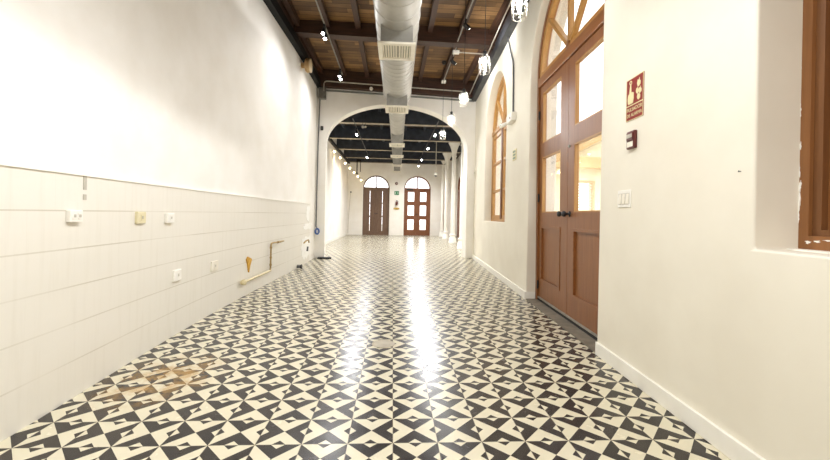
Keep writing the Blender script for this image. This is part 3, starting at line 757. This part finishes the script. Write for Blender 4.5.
# bulb socket hanging from the conduit
so = thing('bare_lamp', 'small white bare lamp hanging beside the duct before the arch wall', 'lamp', FA @ T(1.15, -.19, 3.88))
MB().tube([(0, 0, 0), (0, 0, -.04)], .02, 10).build('socket', 'black', so); MB().sphere((0, 0, -.075), .042, 14).build('bulb', 'white_plastic', so)
# tan lamp under the roof on the bare wall
tl = thing('wall_lamp', 'round tan shaded lamp high on the bare white wall below the black channel', 'wall lamp', fl(7.14, 3.70))
MB().tube([(0, .0, 0), (0, -.08, -.005)], .05, 14).build('bracket', 'tan', tl)
MB().lathe([(.001, -.07), (.11, -.075), (.125, -.10), (.125, -.15), (.115, -.165)], n=22, axis='y').build('shade', 'tan', tl)
MB().lathe([(.118, -.150), (.128, -.155), (.128, -.17), (.10, -.175), (.001, -.178)], n=22, axis='y').build('rim', 'tan_light', tl)
# conduit feeding the emergency light, window side
b = MB().tube(bend([(-5.80, -.03, 3.76), (-5.62, -.025, 3.46), (-5.46, -.02, 3.22), (-5.42, -.02, 2.49)], .12), .013, 10)
tag(b.build('conduit', 'conduit_dark', None, FR), 'dark conduit curving down the wall to the emergency light', 'conduit')
em = thing('emergency_light', 'white twin head emergency light on the wall between window and double door', 'emergency light', fr(5.46, 2.43))
MB().box(-.15, .15, -.075, 0, -.06, .06, .01).build('housing', 'white_plastic', em)
for dx in (-.17, -.24):
    h = MB().tube([(dx, -.05, -.02), (dx-.01, -.08, -.04), (dx-.03, -.14, -.065)], [.014, .024, .028], 14).build('lamp_head', 'white_plastic', em)
    MB().tube([(dx-.03, -.1405, -.0655), (dx-.031, -.146, -.068)], .023, 14).build('lens', 'conduit_pale', h)
MB().tube([(-.14, -.04, -.02), (-.25, -.05, -.02)], .012, 8).build('arm', 'white_plastic', em)
MB().box(.07, .09, -.08, -.07, -.03, .0).build('indicator', 'red', em)
gp = thing('notice_plate', 'small grey green notice on the wall just before the double door', 'notice', fr(5.36, 1.89))
MB().box(-.095, .095, -.008, 0, -.075, .075, .002).build('plate', 'sign_cream', gp)
for z in (-.045, 0, .045): MB().box(-.07, .07, -.0105, -.008, z-.014, z+.014).build('printed_band', 'green_grey', gp)
th = thing('thermostat', 'small cream thermostat on the wall close to the arch corner', 'thermostat', fr(8.98, 2.0))
MB().box(-.06, .06, -.025, 0, -.07, .07, .006).build('housing', 'cream_metal', th); MB().box(-.04, .04, -.027, -.025, .0, .045).build('display', 'slot', th)
# pale conduits under the roof, window side
b = MB().tube([(-9.0, -.18, 3.86), (3.5, -.18, 3.86)], .011, 8)
tag(b.build('conduit', 'conduit_pale', None, FR), 'thin pale conduit running beside the black channel over the windows', 'conduit')
wb = thing('ceiling_junction', 'small white junction with a pale pipe at the start of the short track', 'junction box', T(1.04, 6.66, 3.86))
MB().box(-.06, .06, -.03, .03, -.03, .03, .008).build('enclosure', 'white_plastic', wb); MB().tube([(.05, 0, 0), (.50, .02, .0)], .011, 8).build('pipe', 'conduit_pale', wb)
te = MB().box(.985, 1.075, 8.15, 8.22, 3.84, 3.90, .01); tag(te.build('ceiling_sensor', 'white_plastic'), 'white end piece under the roof beside the short track', 'sensor')

# alarm sign, call point and switch on the near part of the right wall
sg = thing('alarm_sign', 'maroon fire alarm sign with hand and flame symbols and Spanish wording', 'sign', fr(2.37, 1.79))
MB().box(-.095, .095, -.004, 0, -.135, .135).build('board', 'maroon', sg)
MB().plate(rect(-.095, .095, -.135, .135), [rect(-.0915, .0915, -.036, .1315), rect(-.0915, .0915, -.1315, -.042)], -.0055, -.004).build('border', 'sign_cream', sg)
hand = [(-.075, -.02), (-.078, .01), (-.072, .035), (-.060, .040), (-.056, .075), (-.050, .098), (-.041, .098), (-.038, .075), (-.037, .045), (-.018, .043), (-.010, .035), (-.009, .0), (-.014, -.02), (-.018, -.028), (-.068, -.028)]
MB().plate(hand, [], -.0056, -.004).build('hand_symbol', 'sign_cream', sg)
MB().plate([(-.045+.014*math.cos(k*PI/8), .108+.014*math.sin(k*PI/8)) for k in range(16)], [[(-.045+.008*math.cos(-k*PI/8), .108+.008*math.sin(-k*PI/8)) for k in range(16)]], -.0056, -.004).build('button_symbol', 'sign_cream', sg)
for cx, cz, s_ in ((.045, .08, 1), (.03, .035, .8), (.06, .03, .8), (.045, -.005, .9)):
    fm = [(0, -.022), (.018, -.012), (.020, .006), (.010, .018), (.008, .034), (-.002, .018), (-.012, .026), (-.019, .004), (-.014, -.014)]
    MB().plate([(cx+x*s_, cz+z*s_) for x, z in fm], [], -.0056, -.004).build('flame_symbol', 'sign_cream', sg)
def text(body, size, mat, parent, x, z, d, align='CENTER'):
    cu = bpy.data.curves.new('wording', 'FONT'); cu.body = body; cu.size = size; cu.align_x = align; cu.align_y = 'CENTER'; cu.extrude = .0006
    to = bpy.data.objects.new('tmp', cu); COL.objects.link(to)
    dg = bpy.context.evaluated_depsgraph_get(); me = bpy.data.meshes.new_from_object(to.evaluated_get(dg)); bpy.data.objects.remove(to)
    me.materials.clear(); me.materials.append(M[mat])
    o = bpy.data.objects.new('wording', me); COL.objects.link(o); o.parent = parent
    o.matrix_basis = T(x, d, z) @ Matrix.Rotation(PI/2, 4, 'X'); return o
text('PULSADOR', .034, 'sign_cream', sg, 0, -.067, -.0052); text('DE ALARMA', .031, 'sign_cream', sg, 0, -.103, -.0052)
pb = thing('fire_call_point', 'red fire alarm pull station below the maroon alarm sign', 'fire alarm', fr(2.38, 1.523))
MB().box(-.045, .045, -.022, 0, -.057, .057, .006).build('housing', 'red', pb)
MB().box(-.035, .035, -.028, -.021, -.005, .045, .003).build('pull_bar', 'red', pb)
MB().box(-.030, .030, -.0295, -.027, .012, .036).build('white_label', 'slot', pb); MB().box(-.032, .032, -.024, -.021, -.045, -.012).build('white_label', 'cream_metal', pb)
sw = thing('light_switch', 'white triple light switch plate below the red pull station', 'switch', fr(2.467, 1.15))
MB().box(-.079, .079, -.007, 0, -.057, .057, .003).build('plate', 'white_plastic', sw)
for dx in (-.046, 0, .046):
    MB().plate(rect(dx-.019, dx+.019, -.036, .036), [rect(dx-.016, dx+.016, -.033, .033)], -.0085, -.006).build('surround', 'slot', sw)
    MB().add([(dx-.016, -.007, -.033), (dx+.016, -.007, -.033), (dx+.016, -.007, .033), (dx-.016, -.007, .033), (dx-.016, -.013, -.033), (dx+.016, -.013, -.033), (dx+.016, -.008, .033), (dx-.016, -.008, .033)],
             [(3, 2, 1, 0), (4, 5, 6, 7), (0, 1, 5, 4), (1, 2, 6, 5), (2, 3, 7, 6), (3, 0, 4, 7)]).build('rocker', 'cream_metal', sw)
nl = MB().lathe([(.0005, -.012), (.004, -.010), (.002, -.006), (.002, 0)], n=10, axis='y'); tag(nl.build('nail', 'conduit_dark', None, fr(1.56, 1.23)), 'tiny nail head on the white wall near the shutter recess', 'nail')

# ------------------------------------------------------------------ sockets and pipework on the tile dado
def socket(y, z, w, h, mat, label, group=None, sock=2, depth=.02):
    r = thing('wall_socket', label, 'socket', fl(y, z, -.014), group)
    MB().box(-w/2, w/2, -depth, 0, -h/2, h/2, .004).build('plate', mat, r)
    for k in range(sock):
        dx = (k-(sock-1)/2)*w*.42
        MB().box(dx-w*.15, dx+w*.15, -depth-.003, -depth, -h*.26, h*.26, .001).build('outlet_face', mat, r)
        f = MB()
        for q in (-.05, .05): f.box(dx+q*w-.0025, dx+q*w+.0025, -depth-.0045, -depth-.003, -h*.1, h*.14)
        f.build('slots', 'slot', r)
    return r
socket(2.125, .972, .088, .064, 'white_plastic', 'white double socket nearest the viewer on the tile dado', depth=.024)
socket(2.715, .958, .095, .08, 'old_plastic', 'yellowed socket plate on the tile dado', sock=1)
socket(3.08, .952, .10, .075, 'white_plastic', 'white socket beyond the yellowed one, same height on the dado', sock=1, depth=.026)
socket(3.215, .488, .11, .09, 'white_plastic', 'low white socket plate on the dado below the other sockets', sock=1)
socket(3.92, .468, .15, .10, 'cream_metal', 'low cream blank plate farther along the tile dado', sock=1, depth=.012)
# chased slot above the nearest socket
sl_ = MB()
for za, zb in ((1.19, 1.115), (1.09, 1.06)): sl_.box(-.012, .012, -.003, .004, zb, za)
tag(sl_.build('wall_mark', 'slot', None, fl(2.21, 0, -.014)), 'short grey filled chase in the tiles above the nearest socket', 'mark')
pp = thing('water_pipe', 'old brown water pipe rising from the dado foot to a tap', 'pipe', fl(5.10, 0, -.030))
MB().tube(bend([(-.53, -.03, .19), (.41, -.03, .19)], .03), .014, 10).build('low_run', 'pvc', pp)
MB().lathe([(.001, -.06), (.03, -.055), (.034, -.04), (.03, -.015), (.02, 0)], (-.53, 0, .19), 14, 'y').build('white_cap', 'pvc', pp)
MB().tube(bend([(.38, -.03, .19), (.41, -.03, .22), (.41, -.03, .565), (.46, -.035, .575), (.62, -.06, .575)], .03), .012, 10).build('riser', 'brass_pipe', pp)
for z in (.26, .36, .50): MB().tube([(.41, -.03, z), (.41, -.03, z+.025)], .017, 10).build('coupling', 'brass_pipe', pp)
MB().tube([(.70, -.06, .575), (.90, -.06, .575)], [.016, .012], 10).build('tap_handle', 'brass_pipe', pp)
MB().tube([(.60, -.06, .575), (.71, -.06, .575)], .018, 10).build('tap_body', 'brass_pipe', pp)
b = MB().plate([(-.09, .07), (-.05, .10), (.06, .065), (.08, .05), (.03, -.02), (.0, -.10), (-.02, -.09), (-.05, 0)], [], -.012, 0)
tag(b.build('wall_patch', 'yellow', None, fl(4.83, .365, -.014)), 'pointed ochre yellow patch on the dado above the low pipe', 'patch')
sp_ = thing('pipe_stub', 'dark capped pipe stub at the foot of the dado near the arch', 'pipe stub', fl(7.05, .04, -.014))
MB().tube([(0, 0, 0), (0, -.07, 0)], .03, 12).build('stub', 'conduit_dark', sp_); MB().tube([(0, -.07, 0), (0, -.09, 0)], .038, 12).build('cap', 'black', sp_)
# ragged plaster repairs near the corner
def patch(y, z, pts, label):
    b = MB().plate(pts, [], -.005, .004); tag(b.build('plaster_patch', 'patch', None, fl(y, z, -.014)), label, 'plaster patch', 'plaster repairs near the corner')
def ragged(w, h, n=22, j=.18):
    o = []
    for k in range(n):
        a = 2*PI*k/n; ca, sa = math.cos(a), math.sin(a); m = max(abs(ca), abs(sa))
        o.append((w/2*ca/m*(1+random.uniform(-j, j)), h/2*sa/m*(1+random.uniform(-j, j))))
    return o
patch(7.9, 1.0, ragged(.30, .30), 'upper white plaster repair on the dado end, beside the corner')
patch(7.9, .74, ragged(.75, .12), 'wide flat white plaster repair in the middle of the dado end')
patch(7.75, .33, ragged(.75, .42), 'lowest white plaster repair on the dado end, by the floor')
tb = thing('wall_tap', 'small dark bent pipe over the lowest plaster repair', 'tap', fl(7.62, .45, -.02))
MB().tube(bend([(-.12, 0, -.03), (-.10, -.05, .02), (.06, -.06, .03), (.10, -.06, -.03)], .04), .014, 8).build('spout', 'brass_pipe', tb)
MB().tube([(0, -.05, -.19), (0, -.06, -.10)], .018, 8).build('drop_pipe', 'conduit_dark', tb)
mt = MB().box(0, .30, -.16, .0, 0, .03, .008); tag(mt.build('rubber_block', 'rubber', None, fa(.05, 0)), 'black rubber block lying at the foot of the arch pier', 'rubber block')

# floor drain
fd = thing('floor_drain', 'round grey metal drain cover set in the patterned floor', 'drain', T(-.052, 3.02, 0))
MB().lathe([(.001, .003), (.072, .003), (.078, .002)], n=32).build('cover', 'drain', fd)
MB().lathe([(.078, 0), (.078, .004), (.088, .004), (.09, 0)], n=32).build('rim', 'drain', fd)

# ------------------------------------------------------------------ end wall fittings
al = thing('alarm_sounder', 'small round dark alarm sounder above the green exit sign', 'alarm', fe(2.295, 2.50))
MB().lathe([(.001, -.06), (.04, -.058), (.065, -.035), (.07, 0)], n=18, axis='y').build('body', 'red', al); MB().lathe([(.001, -.066), (.03, -.064), (.034, -.056)], n=14, axis='y').build('grille', 'slot', al)
ex = thing('exit_sign', 'small green exit sign on the end wall between the two arched doors', 'sign', fe(2.312, 2.04))
MB().box(-.11, .11, -.03, 0, -.09, .09, .004).build('board', 'green', ex)
fgm = MB(); fgm.plate([(-.06+.014*math.cos(k*PI/6), .045+.014*math.sin(k*PI/6)) for k in range(12)], [], -.033, -.03)
fgm.beam((-.06, -.0315, .025), (-.075, -.0315, -.02), .028, .003, (0, 1, 0)); fgm.beam((-.075, -.0315, -.02), (-.05, -.0315, -.06), .014, .003, (0, 1, 0)); fgm.beam((-.078, -.0315, -.02), (-.10, -.0315, -.055), .014, .003, (0, 1, 0)); fgm.beam((-.06, -.0315, .02), (-.03, -.0315, .0), .010, .003, (0, 1, 0))
fgm.build('running_figure', 'white_plastic', ex)
MB().plate([(.0, .012), (.05, .012), (.05, .035), (.09, 0), (.05, -.035), (.05, -.012), (.0, -.012)], [], -.033, -.03).build('arrow', 'white_plastic', ex)
fx = thing('fire_extinguisher', 'dark red fire extinguisher hanging on the end wall below the exit sign', 'fire extinguisher', fe(2.318, 1.44))
MB().lathe([(.001, 0), (.048, .004), (.05, .02), (.05, .15), (.03, .185), (.016, .20), (.016, .22)], (0, -.06, 0), 16).build('cylinder', 'red', fx)
MB().box(-.018, .03, -.075, -.045, .22, .245).build('valve_handle', 'black', fx); MB().tube([(.02, -.06, .22), (.06, -.06, .19), (.058, -.06, .05)], .008, 8).build('hose', 'black', fx)
ov = thing('oval_plaque', 'gold oval plaque on the end wall below the fire extinguisher', 'plaque', fe(2.315, 1.285))
MB().plate([(.15*math.cos(k*PI/14), .058*math.sin(k*PI/14)) for k in range(28)], [], -.015, 0).build('plate', 'gold', ov)
MB().plate([(.135*math.cos(k*PI/14), .046*math.sin(k*PI/14)) for k in range(28)], [[(.125*math.cos(-k*PI/14), .038*math.sin(-k*PI/14)) for k in range(28)]], -.018, -.015).build('rim', 'sign_cream', ov)
bc = thing('ceiling_bracket', 'dark metal bracket hanging by the last bulbs near the dark arched door', 'bracket', T(-1.6, 17.0, 2.78))
MB().box(-.02, .02, -.02, .02, 0, .56).build('drop', 'black_steel', bc); MB().box(-.05, .05, -.03, .03, -.03, .02).build('foot', 'black_steel', bc); MB().box(.14, .165, -.01, .01, .06, .56).build('drop', 'black_steel', bc); MB().box(-.02, .165, -.012, .012, .54, .6).build('head', 'black_steel', bc)
cs = thing('cable_outlet', 'small dark outlet with a drooping cable in the far left corner', 'outlet', fe(.13, 2.02))
MB().box(-.03, .03, -.03, 0, -.035, .035, .004).build('housing', 'conduit_dark', cs); MB().tube([(-.01, -.02, -.03), (-.05, -.025, -.6), (-.09, -.03, -1.3), (-.10, -.03, -1.98)], .009, 6).build('cable', 'slot', cs)
cm = thing('ceiling_camera', 'white dome security camera hanging on a pole before the columns', 'camera', T(1.56, 14.15, 2.50))
MB().tube([(0, 0, .05), (0, 0, 1.22)], .014, 8).build('pole', 'conduit_pale', cm); MB().lathe([(.03, .08), (.075, .05), (.075, -.01), (.06, -.02)], n=18).build('housing', 'white_plastic', cm); MB().sphere((0, 0, -.015), .055, 14).build('dome', 'conduit_dark', cm)

# ------------------------------------------------------------------ outside
b = MB().box(2.2, 30, -12, 9.0, -.2, -.05); tag(b.build('ground_outside', 'paving'), 'pale courtyard paving beyond the double door', 'ground', kind='structure')
b = MB().box(4, 30, 9.0, 40, -.2, -.05); tag(b.build('ground_outside', 'paving'), 'pale courtyard paving in front of the cream house', 'ground', kind='structure')
b = MB().box(-12, 4, 19.3, 40, -.2, -.05); tag(b.build('ground_outside', 'paving'), 'pale paving beyond the end doors', 'ground', kind='structure')
hs = thing('house', 'pale cream house seen through the door glass across the courtyard', 'house', T(5.0, 12.4, 0))
MB().plate([(0, -.1), (6, -.1), (6, 2.75), (0, 2.75)], [rect(.75, 1.6, 1.1, 2.2), rect(2.6, 3.45, 1.1, 2.2)], 0, .25).build('wall', 'ext_wall', hs)
for x in (.75, 2.6):
    wn_ = MB().plate(rect(x-.06, x+.91, 1.04, 2.26), [rect(x+.03, x+.82, 1.13, 2.17)], -.03, .05).build('window', 'ext_wood', hs)
    lv = MB()
    for k in range(11): lv.box(x+.02, x+.83, .0, .03, 1.15+k*.093, 1.15+k*.093+.06)
    lv.build('louvres', 'ext_wall', wn_)
MB().plate([(-.5, 2.75), (6.5, 2.75), (6.5, 2.9), (3.0, 4.6), (-.5, 2.9)], [[(.6, 2.98), (3.0, 4.25), (5.4, 2.98)]], -.4, -.25).build('gable', 'ext_wood', hs)
MB().plate([(0, 2.75), (6, 2.75), (3.0, 4.3)], [], 0, .2).build('gable_wall', 'ext_wall', hs)
MB().add([(-.6, -.6, 2.85), (3, -.6, 4.65), (3, 5, 4.65), (-.6, 5, 2.85), (6.6, -.6, 2.85), (6.6, 5, 2.85), (-.6, -.6, 2.95), (3, -.6, 4.75), (3, 5, 4.75), (-.6, 5, 2.95), (6.6, -.6, 2.95), (6.6, 5, 2.95)],
         [(0, 3, 2, 1), (6, 7, 8, 9), (1, 2, 5, 4), (7, 10, 11, 8), (0, 1, 7, 6), (1, 4, 10, 7)]).build('roof', 'ext_roof', hs)
MB().box(-.05, .12, -.5, -.35, -.1, 2.8).build('post', 'ext_wood', hs); MB().box(-.3, 6.2, -.5, -.35, 2.62, 2.8).build('eaves_beam', 'ext_wood', hs)

# ------------------------------------------------------------------ light, camera, view
W = bpy.data.worlds.new('sky'); S.world = W; W.use_nodes = True
bg = W.node_tree.nodes['Background']; bg.inputs[0].default_value = (.97, .98, 1, 1); bg.inputs[1].default_value = 2.8
for x, y in ((.1, -2.2), (.1, -.8), (.1, .6), (.1, 2.0)): light('fill_light', (x, y, 2.9), LIT['back'], .15, kind='SPOT', spot=math.radians(165), blend=.6)  # added fill lights over and behind the viewer, no fixtures there

for y in (.4, 2.2, 3.9): light('track_and_fill_spot', (1.01, y, 3.72), LIT['wash'], .05, kind='SPOT', spot=math.radians(125), blend=1, rot=Vector((-.9, 0, -.55)).to_track_quat('-Z', 'Y').to_euler())  # added spots without heads, out of view, to brighten the left wall
F = 385.; yaw, roll = .058, .0208
cam = bpy.data.cameras.new('camera'); co = bpy.data.objects.new('camera', cam); COL.objects.link(co)
co.location = (0, 0, 1.017)
f0 = Vector((math.sin(yaw), math.cos(yaw), 0)); a0 = Vector((math.cos(yaw), -math.sin(yaw), 0)); b0 = Vector((0, 0, 1))
r0 = a0*math.cos(roll)+b0*math.sin(roll); u0 = -a0*math.sin(roll)+b0*math.cos(roll)
co.rotation_euler = Matrix((r0, u0, -f0)).transposed().to_euler()
cam.sensor_width = 36; cam.lens = F/830*36; cam.clip_start = .05; cam.clip_end = 200
cam.shift_y = (214.6-230)/830
S.camera = co
vs_ = S.view_settings; vs_.view_transform = 'Standard'; vs_.look = 'None'; vs_.gamma = 1; vs_.use_curve_mapping = False
vs_.exposure = 0.35
S.cycles.max_bounces = 10; S.cycles.diffuse_bounces = 6; S.cycles.glossy_bounces = 4; S.cycles.transparent_max_bounces = 24
S.cycles.use_denoising = True; S.cycles.caustics_reflective = False; S.cycles.caustics_refractive = False
